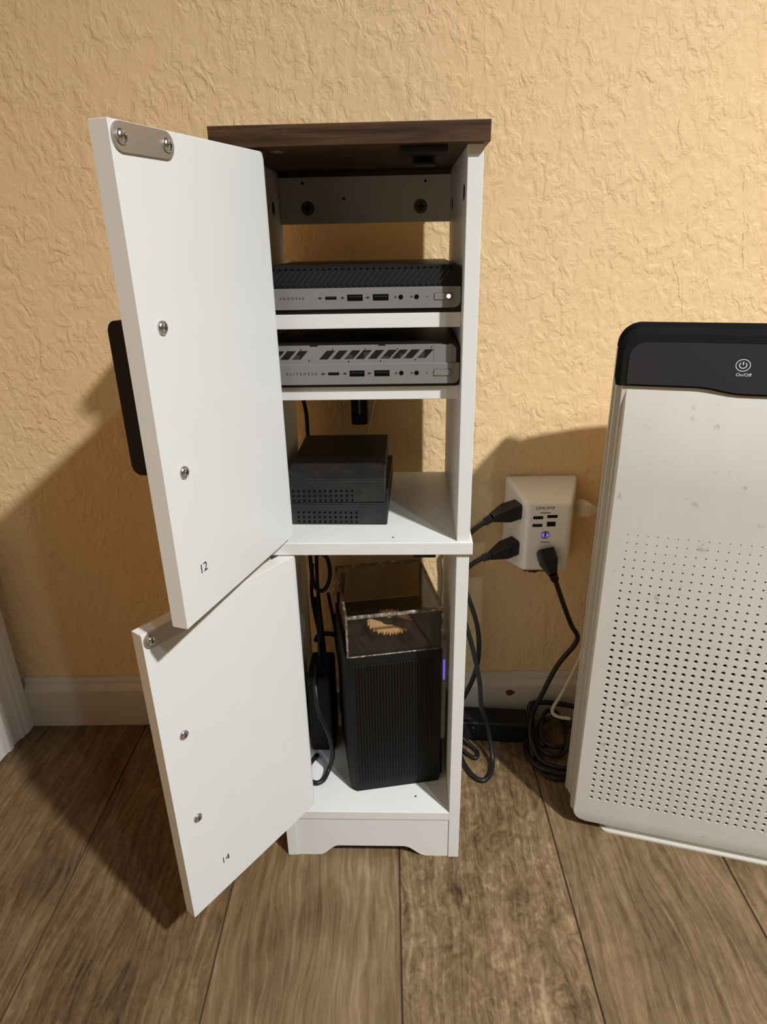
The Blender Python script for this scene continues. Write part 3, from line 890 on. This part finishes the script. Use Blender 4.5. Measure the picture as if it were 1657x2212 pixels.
# cables and brick beside the tower
br = at_cab('power_brick', -0.066, 0.115, BZ)
tag(br, 'black power brick standing left of the tower in the lower compartment', 'adapter')
box('brick_body', -0.019, 0.012, -0.015, 0.045, 0.0, 0.118, M['black_soft'], br, bev=0.004, seg=3)
bm = bmesh.new(); bm_cyl(bm, (-0.003, 0.012, 0.116), (-0.004, 0.013, 0.132), 0.0042, 0.003, 12); bm_obj('strain_relief', bm, M['cable'], br)
tube('brick_cord', [(-0.004, 0.013, 0.128), (-0.006, 0.03, 0.15), (-0.0095, 0.05, 0.17), (-0.013, 0.075, 0.180 - 0.02), (-0.017, 0.085, 0.179)], 0.0025, M['cable'], br)
lp = at_cab('coiled_cable', -0.068, 0.165, BZ)
tag(lp, 'black cable loop hanging under the middle board at the left', 'cable')
tube('coil', [(-0.010, 0.038, 0.285), (-0.011, 0.0, 0.266), (-0.0105, -0.003, 0.240), (-0.008, -0.004, 0.218), (0.001, -0.004, 0.2105), (0.009, -0.004, 0.219), (0.013, -0.004, 0.236), (0.011, -0.003, 0.256), (0.004, 0.0, 0.262), (-0.006, 0.004, 0.260), (-0.012, 0.01, 0.268), (-0.002, 0.03, 0.276), (0.008, 0.046, 0.286)], 0.0027, M['cable'], lp)
tube('coil_tie', [(-0.012, -0.001, 0.262), (-0.002, -0.002, 0.267), (0.010, -0.001, 0.262)], 0.0030, M['cable'], lp)
c3 = at_cab('data_cable', -0.082, 0.2, BZ)
tag(c3, 'black cable running down the wall opening left of the tower', 'cable')
tube('cable', [(-0.006, 0.03, 0.215), (-0.007, 0.012, 0.178), (-0.001, 0.0, 0.141), (0.003, 0.0, 0.111), (0.005, -0.004, 0.079), (0.006, -0.012, 0.04), (0.004, -0.02, 0.003)], 0.0026, M['cable'], c3, zmin=0.003)
c4 = at_cab('forked_cable', -0.055, 0.2, BZ)
tag(c4, 'forked black cable running down close to the left of the acrylic cover', 'cable')
tube('cable', [(0.010, 0.03, 0.20), (0.006, 0.010, 0.166), (-0.001, 0.009, 0.139), (-0.001, 0.0, 0.111), (0.003, -0.010, 0.086), (0.005, -0.018, 0.054), (0.004, -0.022, 0.004)], 0.0032, M['cable'], c4, zmin=0.003)
tube('branch', [(-0.012, 0.018, 0.175), (-0.006, 0.008, 0.145), (-0.002, 0.002, 0.12)], 0.0024, M['cable'], c4)
tube('cross_branch', [(-0.032, 0.006, 0.104), (-0.026, 0.0, 0.1165), (-0.015, 0.0, 0.1195), (-0.004, 0.0, 0.1175), (0.009, -0.002, 0.113), (0.02, -0.006, 0.108)], 0.0034, M['cable'], c4)
c5 = at_cab('glossy_cable', -0.068, 0.06, BZ)
tag(c5, 'glossy black cable curling onto the bottom board beside the lower door', 'cable')
tube('cable', [(-0.004, 0.05, 0.128), (-0.002, 0.020, 0.122), (0.002, 0.004, 0.098), (0.010, 0.0, 0.077), (0.0155, 0.0, 0.054), (0.0165, 0.0, 0.030), (0.0115, 0.001, 0.009), (0.005, -0.014, 0.0032), (-0.004, -0.019, 0.0032), (-0.012, -0.012, 0.0032), (-0.016, 0.01, 0.0032), (-0.008, 0.03, 0.0032)], 0.0030, M['cable'], c5, zmin=0.0032)

# ------------------------------------------------------------------ plug-in surge tap on the wall
sp = tag(empty('surge_protector', (0.2323, WY, 0.281)), 'white wedge-shaped plug-in power tap with charging sockets on the wall', 'power tap')
bx0, bx1, fx0, fx1 = 0.1835 - 0.2323, 0.2815 - 0.2323, 0.2030 - 0.2323, 0.2590 - 0.2323
yb, yf = -0.003, -0.066
bz0, bz1, fz0, fz1 = 0.000, 0.126, 0.0135, 0.108
bm = bmesh.new()
vb = [bm.verts.new(c) for c in ((bx0, yb, bz0), (bx1, yb, bz0), (bx1, yb, bz1), (bx0, yb, bz1))]
vf = [bm.verts.new(c) for c in ((fx0, yf, fz0), (fx1, yf, fz0), (fx1, yf, fz1), (fx0, yf, fz1))]
bm.faces.new(vf); bm.faces.new(list(reversed(vb)))
for i in range(4): bm.faces.new((vb[i], vb[(i + 1) % 4], vf[(i + 1) % 4], vf[i]))
bmesh.ops.bevel(bm, geom=bm.edges[:], offset=0.0042, segments=3, profile=0.55, affect='EDGES')
bm_obj('housing', bm, M['plate_white'], sp)
box('outlet_plate', -0.034, 0.036, -0.003, 0.0, 0.006, 0.118, M['plate_white'], sp, bev=0.001)
Y = yf - 0.00005
sx = lambda x: x - 0.2323
K = 0.981
def front_uv(x205, z205):           # measured 12 mm behind the front face
    return 0.0288 + (x205 - 0.0288) * K - 0.2323, 0.7043 - (0.7043 - z205) * K - 0.281
def uport(name, x0, x1, zc, hh, tm):
    a, z = front_uv(x0, zc); b, _ = front_uv(x1, zc)
    return port(name, a, b, z - hh, z + hh, Y, sp, True, M['dark_hole'], tm)
uport('usb_port', 0.2145, 0.2275, 0.3645, 0.0021, M['tongue'])
uport('usb_port', 0.2328, 0.2462, 0.3660, 0.0021, M['tongue'])
uport('usb_port', 0.2143, 0.2272, 0.3535, 0.0021, M['tongue_blue'])
a, z = front_uv(0.2330, 0.3551); b, _ = front_uv(0.2445, 0.3551)
o = port('usb_c_port', a, b, z - 0.0034, z + 0.0034, Y, sp, False, M['tongue'])
bm = bmesh.new(); bm_box(bm, a + 0.002, b - 0.002, Y - 0.0005, Y, z - 0.0011, z + 0.0009, 0.0003, 1); bm_obj('port_slot', bm, M['dark_hole'], o)
xc, z = front_uv(0.2295, 0.3779)
text('brand_lettering', 'QINLIANF', 0.0055, M['dark_screw'], sp, (xc, Y, z), width=0.0245)
def fine_print(x205, z205, width, n, hh):
    xc, z = front_uv(x205, z205)
    bm = bmesh.new()
    for i in range(n):
        x = xc - width / 2 + (i + 0.5) * width / n
        bm_box(bm, x - width / n * 0.36, x + width / n * 0.36, Y - 0.0002, Y + 0.0002, z - hh * (0.7 + 0.3 * (i % 2)), z + hh)
    tag(bm_obj('fine_print', bm, M['dark_screw'], sp), kind='stuff')
fine_print(0.2300, 0.3712, 0.0135, 9, 0.0007)
xc, z = front_uv(0.2320, 0.3395)
bm = bmesh.new(); bm_cyl(bm, (xc, Y + 0.0003, z), (xc, Y - 0.0004, z), 0.0056, 0.0056, 24)
ld = bm_obj('charge_light', bm, M['slate'], sp)
for s in (-1, 1):
    bm = bmesh.new()
    pts = [(xc + s * (0.0014 + 0.0036 * math.sin(math.pi * i / 10)), z - 0.0034 + 0.0068 * i / 10) for i in range(11)]
    bm_prism(bm, pts + [(xc + s * 0.0012, z)], 1, Y - 0.0007, Y - 0.0004)
    bm_obj('light_segment', bm, M['led_violet'], ld)
bm = bmesh.new(); bm_prism(bm, [(xc - 0.0014, z + 0.0012), (xc + 0.0012, z + 0.0052), (xc + 0.0006, z + 0.0018), (xc + 0.0018, z + 0.0016), (xc - 0.0010, z - 0.0024), (xc - 0.0002, z + 0.0008)], 1, Y - 0.0009, Y - 0.0006)
bm_obj('lightning_bolt', bm, M['ink'], ld)
fine_print(0.2325, 0.3290, 0.0120, 9, 0.0006)

def plug(bm, p0, p1, w, h, up=(0, 0, 1), taper=0.62):
    """chunky moulded plug: wide at p0 (socket end), narrowing to the strain relief at p1"""
    p0 = Vector(p0); p1 = Vector(p1); d = (p1 - p0); L = d.length; d.normalize()
    s = d.cross(Vector(up)).normalized(); u = s.cross(d).normalized()
    secs = [(0.0, 1.0), (0.48, 1.0), (0.70, taper + 0.15), (1.0, taper * 0.75)]
    rings = []
    for t, k in secs:
        o = rrect(-w / 2 * k, w / 2 * k, -h / 2 * k, h / 2 * k, min(w, h) * 0.18 * k, 3)
        rings.append([bm.verts.new(p0 + d * (L * t) + s * a + u * b) for a, b in o])
    n = len(rings[0])
    for A, B in zip(rings, rings[1:]):
        for k in range(n): bm.faces.new((A[k], A[(k + 1) % n], B[(k + 1) % n], B[k]))
    bm.faces.new(rings[0]); bm.faces.new(rings[-1])
def power_cord(label, plug_a, plug_b, path, r, mat, w, h, up=(0, 0, 1), zmin=None, name='power_cable', cat='power cable', ribs=3):
    root = empty(name, plug_a)
    tag(root, label, cat)
    q = Vector(plug_a)
    L = lambda p: tuple(Vector(p) - q)
    bm = bmesh.new(); plug(bm, L(plug_a), L(plug_b), w, h, up)
    bm_obj('plug', bm, mat, root)
    d = (Vector(path[0]) - Vector(plug_b)).normalized()
    bm = bmesh.new()
    b0 = Vector(L(plug_b))
    for i in range(ribs):
        bm_cyl(bm, b0 + d * (i * 0.0042 - 0.001), b0 + d * (i * 0.0042 + 0.0024), r * 1.75 - 0.0002 * i, r * 1.6 - 0.0002 * i, 12)
    bm_cyl(bm, b0 - d * 0.001, b0 + d * 0.0042 * ribs, r * 1.25, r * 1.1, 12)
    bm_obj('strain_relief', bm, mat, root)
    zl = None if zmin is None else zmin - q.z
    tube('cable', [L(plug_b)] + [L(p) for p in path], r, mat, root, zmin=zl)
    return root
power_cord('black power cord in the upper left socket of the white power tap', (0.1975, 0.215, 0.3735), (0.1590, 0.199, 0.3680),
           [(0.142, 0.199, 0.3555), (0.1325, 0.205, 0.343), (0.119, 0.224, 0.312), (0.118, 0.228, 0.280), (0.134, 0.205, 0.245), (0.147, 0.204, 0.202), (0.151, 0.202, 0.165), (0.148, 0.203, 0.125), (0.136, 0.205, 0.085), (0.122, 0.213, 0.052), (0.10, 0.222, 0.03), (0.07, 0.225, 0.004)],
           0.0034, M['cable'], 0.024, 0.021, zmin=0.0036)
power_cord('black power cord in the lower left socket of the white power tap', (0.1965, 0.215, 0.3205), (0.1600, 0.199, 0.3130),
           [(0.150, 0.199, 0.3095), (0.135, 0.206, 0.295), (0.119, 0.224, 0.262), (0.118, 0.226, 0.232), (0.131, 0.210, 0.202), (0.142, 0.196, 0.165), (0.151, 0.184, 0.121), (0.154, 0.174, 0.084), (0.165, 0.174, 0.045), (0.170, 0.154, 0.010), (0.164, 0.128, 0.0036), (0.151, 0.116, 0.0036), (0.138, 0.126, 0.0036), (0.128, 0.150, 0.0036), (0.122, 0.180, 0.0036)],
           0.0034, M['cable'], 0.023, 0.020, zmin=0.0036)
power_cord('black power cord in the front socket of the white power tap', (0.2295, 0.1895, 0.3240), (0.2365, 0.1660, 0.3010),
           [(0.2415, 0.170, 0.290), (0.258, 0.183, 0.249), (0.275, 0.190, 0.209), (0.2855, 0.192, 0.190), (0.2825, 0.192, 0.174), (0.262, 0.192, 0.140), (0.243, 0.190, 0.090), (0.233, 0.196, 0.045), (0.230, 0.178, 0.018), (0.240, 0.150, 0.0060), (0.262, 0.136, 0.0060), (0.278, 0.134, 0.0060), (0.298, 0.130, 0.0060)],
           0.0034, M['cable'], 0.020, 0.022, up=(1, 0, 0), zmin=0.0036)
power_cord('ivory power cord plugged into the right side of the white power tap', (0.2785, 0.221, 0.3705), (0.3000, 0.227, 0.3655),
           [(0.306, 0.230, 0.363), (0.318, 0.243, 0.335), (0.326, 0.246, 0.22), (0.312, 0.2385, 0.139), (0.298, 0.228, 0.105), (0.281, 0.218, 0.071), (0.2675, 0.212, 0.046), (0.272, 0.204, 0.040), (0.292, 0.2, 0.038)],
           0.0026, M['ivory'], 0.019, 0.020, ribs=2)

# power strip on the floor behind, plus the loose cables by the purifier
ps = tag(empty('power_strip', (0.175, 0.2145, 0.0), R(-5.0)), 'black power strip lying on the floor along the baseboard', 'power strip')
bm = bmesh.new(); bm_box(bm, -0.058, 0.056, -0.019, 0.019, 0.0, 0.034, 0.003, 3)
sb = bm_obj('strip_body', bm, M['black'], ps)
for i in range(3):
    x = -0.038 + i * 0.033
    bm = bmesh.new(); bm_box(bm, x - 0.012, x + 0.012, -0.011, 0.011, 0.034, 0.0350, 0.0004, 1)
    s = bm_obj('socket', bm, M['black_soft'], sb)
bm = bmesh.new(); bm_cyl(bm, (-0.026, -0.019, 0.0255), (-0.026, -0.0196, 0.0255), 0.0016, 0.0016, 12)
bm_obj('strip_light', bm, M['chrome'], ps)
def loose(name, label, pts, r, zmin):
    o = tube(name, pts, r, M['cable'], None, zmin=zmin)
    tag(o, label, 'cable')
    return o
loose('loose_cable', 'short black cable loop on the floor against the cabinet side', [(0.118, 0.198, 0.014), (0.128, 0.194, 0.012), (0.141, 0.184, 0.006), (0.151, 0.171, 0.0032), (0.147, 0.159, 0.0032), (0.137, 0.166, 0.0032), (0.126, 0.180, 0.0032), (0.119, 0.188, 0.0032)], 0.0030, 0.0032)
loose('loose_cable', 'thick black cable arching over the power strip end toward the purifier', [(0.330, 0.214, 0.040), (0.309, 0.222, 0.041), (0.277, 0.228, 0.044), (0.252, 0.228, 0.046), (0.236, 0.224, 0.043), (0.2375, 0.210, 0.020), (0.226, 0.190, 0.0045), (0.2225, 0.165, 0.0045), (0.233, 0.140, 0.0045), (0.256, 0.128, 0.0045), (0.272, 0.124, 0.0045), (0.292, 0.118, 0.0045)], 0.0040, 0.0042)
loose('loose_cable', 'thin black cable ring lying on the floor next to the purifier', [(0.292, 0.112, 0.003), (0.268, 0.1165, 0.003), (0.250, 0.118, 0.003), (0.236, 0.131, 0.003), (0.2325, 0.157, 0.003), (0.246, 0.180, 0.003), (0.264, 0.184, 0.003), (0.280, 0.176, 0.003), (0.300, 0.166, 0.003)], 0.0021, 0.0023)
loose('loose_cable', 'coil of black cable in the dark gap behind the purifier edge', [(0.290, 0.192, 0.030), (0.276, 0.213, 0.030), (0.258, 0.214, 0.022), (0.243, 0.200, 0.014), (0.240, 0.178, 0.009), (0.252, 0.160, 0.0085), (0.270, 0.158, 0.0085), (0.282, 0.175, 0.012), (0.286, 0.200, 0.02), (0.278, 0.222, 0.03), (0.262, 0.224, 0.032), (0.25, 0.205, 0.024), (0.247, 0.186, 0.0165), (0.258, 0.169, 0.0160), (0.276, 0.166, 0.0160)], 0.0034, 0.0036)

# ------------------------------------------------------------------ air purifier
PY = R(-15.69)
ap = tag(empty('air_purifier', (0.2739, 0.0368, 0.0), PY), 'large white air purifier with perforated front and black control panel', 'air purifier')
EL, ER = -0.018, 0.362
def prof_n(z):
    if z < 0.03: return 0.0016 * ((0.03 - z) / 0.018) ** 2
    if z < 0.47: return 0.0
    t = (z - 0.47) / 0.10
    return 0.017 * t * t
PU = M['purifier']
# perforated front panel
NC, NR, PX_, PZ_ = 36, 39, 0.009635, 0.00954
C0, ZB = 0.0004, 0.0545
verts, faces = [], []
def vtx(e, n, z): verts.append((e, n, z)); return len(verts) - 1
e0, e1 = C0 - PX_ / 2, C0 + (NC - 0.5) * PX_
z0, z1 = ZB - PZ_ / 2, ZB + (NR - 0.5) * PZ_
for r_ in range(NR):
    zc = ZB + r_ * PZ_
    top = NR - 1 - r_
    rad_ = min(0.00245, 0.0007 + 0.00011 * top)
    for c in range(NC):
        ec = C0 + c * PX_
        outer, hole, back = [], [], []
        for k in range(8):
            a = math.pi / 4 * k
            cx_, cz_ = math.cos(a), math.sin(a)
            m_ = max(abs(cx_), abs(cz_))
            ee, zz = ec + cx_ / m_ * PX_ / 2, zc + cz_ / m_ * PZ_ / 2
            outer.append(vtx(ee, prof_n(zz), zz))
        for k in range(8):
            a = math.pi / 4 * k
            hole.append(vtx(ec + rad_ * math.cos(a), 0.0, zc + rad_ * math.sin(a)))
        for k in range(8):
            a = math.pi / 4 * k
            back.append(vtx(ec + rad_ * 0.92 * math.cos(a), 0.0028, zc + rad_ * 0.92 * math.sin(a)))
        for k in range(8):
            k2 = (k + 1) % 8
            faces.append((outer[k], outer[k2], hole[k2], hole[k]))
            faces.append((hole[k], hole[k2], back[k2], back[k]))
# borders
def strip_grid(ea, eb, za, zb_, ne, nz, left_fn=None):
    idx = []
    for j in range(nz + 1):
        z = za + (zb_ - za) * j / nz
        row = []
        la = left_fn(z) if left_fn else ea
        for i in range(ne + 1):
            e = la + (eb - la) * i / ne
            row.append(vtx(e, prof_n(z), z))
        idx.append(row)
    for j in range(nz):
        for i in range(ne):
            faces.append((idx[j][i], idx[j][i + 1], idx[j + 1][i + 1], idx[j + 1][i]))
    return idx
CR = 0.016
def lf(z):
    if z < 0.012 + CR:
        t = (0.012 + CR - z) / CR
        return EL + CR * (1 - math.sqrt(max(0.0, 1 - t * t)))
    return EL
ZP1 = 0.5685
strip_grid(EL, e0, 0.012, z0, 3, 16, lf)
strip_grid(e0, e1, 0.012, z0, 12, 8)
strip_grid(e1, ER, 0.012, z0, 2, 8)
strip_grid(EL, e0, z0, z1, 3, 30); strip_grid(e1, ER, z0, z1, 2, 30)
strip_grid(EL, ER, z1, ZP1, 20, 72)
# left return edge of the front panel
prev = None
for j in range(61):
    z = 0.012 + (ZP1 - 0.012) * (j / 60) ** 1.4
    a = vtx(lf(z), prof_n(z), z); b = vtx(lf(z) - 0.0014, prof_n(z) + 0.0022, z); c = vtx(lf(z) - 0.0016, 0.022, z)
    if prev: faces.append((prev[0], a, b, prev[1])); faces.append((prev[1], b, c, prev[2]))
    prev = (a, b, c)
# bottom return
prev = None
for j in range(21):
    e = EL + CR + (ER - EL - CR) * j / 20
    a = vtx(e, prof_n(0.012), 0.012); b = vtx(e, 0.022, 0.013)
    if prev: faces.append((prev[0], prev[1], b, a))
    prev = (a, b)
me = bpy.data.meshes.new('front_panel'); me.from_pydata(verts, [], faces)
bm = bmesh.new(); bm.from_mesh(me); bmesh.ops.remove_doubles(bm, verts=bm.verts[:], dist=1e-6)
bmesh.ops.recalc_face_normals(bm, faces=bm.faces[:]); bm.to_mesh(me); bm.free()
fpn = link_mesh('front_panel', me, PU, ap)
box('filter', -0.012, 0.352, 0.0095, 0.014, 0.03, 0.45, M['filter'], ap, bev=0)
# shells behind the front panel
def shell(name, e_0, e_1, n0, n1, za, zb_, r, mat=PU, bev=0.002):
    return prism(name, rrect(e_0, e_1, za, zb_, r, 6), 1, n0, n1, mat, ap, bev=bev)
shell('front_frame', -0.0222, 0.3662, 0.0155, 0.030, 0.012, 0.580, 0.006)
shell('seam', -0.0218, 0.3658, 0.0295, 0.0325, 0.0135, 0.590, 0.017, M['slate'], 0)
shell('middle_shell', -0.0268, 0.3708, 0.032, 0.046, 0.011, 0.600, 0.020)
shell('seam', -0.0264, 0.3704, 0.0455, 0.0485, 0.0125, 0.600, 0.019, M['slate'], 0)
half = [(-0.0292, 0.0485), (-0.0292, 0.058), (-0.0270, 0.068), (-0.0200, 0.079), (-0.0060, 0.088), (0.0150, 0.098), (0.0420, 0.111), (0.0720, 0.122), (0.110, 0.131)]
mir = [(EL + ER - x, y) for x, y in reversed(half)]
prism('rear_shell', half + mir, 2, 0.011, 0.602, PU, ap, bev=0.004)
prism('foot_plate', rrect(0.016, 0.328, 0.0012, 0.118, 0.010, 5), 2, 0.0, 0.0022, PU, ap, bev=0.0007)
prism('foot_riser', rrect(0.019, 0.325, 0.0065, 0.112, 0.008, 5), 2, 0.0023, 0.0125, PU, ap)
# black control cap: lower edge dips in a soft wave towards the middle
def wave(e, base, dip):
    def sm(t): t = max(0, min(1, t)); return t * t * (3 - 2 * t)
    mid = (EL + ER) / 2
    a = abs(e - mid)
    return base - dip * (1 - sm((a - 0.088) / 0.040))
def cap_outline(e_0, e_1, zt_, r, base, dip, inset=0.0):
    pts = []
    n = 40
    for i in range(n + 1):
        e = e_0 + (e_1 - e_0) * i / n
        pts.append((e, wave(e, base, dip) + inset))
    for i in range(9):
        a = R(0 + 90 * i / 8); pts.append((e_1 - r + r * math.cos(a), zt_ - r + r * math.sin(a)))
    for i in range(9):
        a = R(90 + 90 * i / 8); pts.append((e_0 + r + r * math.cos(a), zt_ - r + r * math.sin(a)))
    return pts
bm = bmesh.new()
LY = [(0.0130, 0.0, 0.0), (0.0120, 0.0012, 0.0), (0.0145, 0.0, 0.0)]
def loop(pts, n): return [bm.verts.new((p[0], n + 0.16 * (p[1] - 0.5675), p[1])) for p in pts]
EA, EB = -0.0285, 0.3725
o_face = cap_outline(EA + 0.0085, EB - 0.0085, 0.6105, 0.016, 0.5680, 0.0052, 0.0016)
o_mid = cap_outline(EA + 0.0035, EB - 0.0035, 0.6170, 0.020, 0.5680, 0.0052, 0.0004)
o_out = cap_outline(EA, EB, 0.6225, 0.022, 0.5680, 0.0052, 0.0)
o_bk = cap_outline(EA, EB, 0.6225, 0.022, 0.5680, 0.0, 0.004)
LL = [loop(o_face, 0.0125), loop(o_mid, 0.0128), loop(o_out, 0.0190), loop(o_bk, 0.060)]
for A, B in zip(LL, LL[1:]):
    n = len(A)
    for k in range(n): bm.faces.new((A[k], A[(k + 1) % n], B[(k + 1) % n], B[k]))
bm.faces.new(LL[0]); bm.faces.new(list(reversed(LL[-1])))
cap = bm_obj('control_cap', bm, M['cap_rim'], ap)
tag(cap, 'black control cap')
bm = bmesh.new()
pl2 = cap_outline(EA + 0.0092, EB - 0.0092, 0.6096, 0.0155, 0.5680, 0.0052, 0.0024)
A = [bm.verts.new((p[0], 0.0116 + 0.16 * (p[1] - 0.5675), p[1])) for p in pl2]
B = [bm.verts.new((p[0], 0.0127 + 0.16 * (p[1] - 0.5675), p[1])) for p in pl2]
n = len(A)
bm.faces.new(A); bm.faces.new(list(reversed(B)))
for k in range(n): bm.faces.new((A[k], A[(k + 1) % n], B[(k + 1) % n], B[k]))
cp = bm_obj('control_panel', bm, M['cap_black'], cap)
def cap_n(z): return 0.0115 + 0.16 * (z - 0.5675)
tilt = math.atan(0.16)
ic = empty  # alias unused
def annulus(bm, ec, zc, ro_e, ro_z, wd, a0=0, a1=360, n=40):
    ring_o, ring_i = [], []
    for i in range(n + 1):
        a = R(a0 + (a1 - a0) * i / n)
        for L_, k in ((ring_o, 0), (ring_i, wd)):
            z = zc + (ro_z - k) * math.sin(a)
            L_.append(bm.verts.new((ec + (ro_e - k) * math.cos(a), cap_n(z) - 0.0001, z)))
    for i in range(n):
        bm.faces.new((ring_o[i], ring_o[i + 1], ring_i[i + 1], ring_i[i]))
PE, PZc = 0.0803, 0.5908
bm = bmesh.new()
annulus(bm, PE, PZc, 0.0063, 0.0055, 0.0006)
annulus(bm, PE, PZc + 0.0001, 0.0034, 0.0030, 0.0007, 130, 410)
zs = PZc + 0.0016
v = [bm.verts.new((PE + dx_, cap_n(zz) - 0.0001, zz)) for dx_, zz in ((-0.0004, zs - 0.0013), (0.0004, zs - 0.0013), (0.0004, zs + 0.0016), (-0.0004, zs + 0.0016))]
bm.faces.new(v)
bm_obj('power_icon', bm, M['print_light'], cap)
text('button_lettering', 'On/Off', 0.0040, M['print_light'], cap, (PE + 0.0015, cap_n(0.5822) - 0.0001, 0.5822), rot=(R(90) - tilt, 0, 0), width=0.0132)
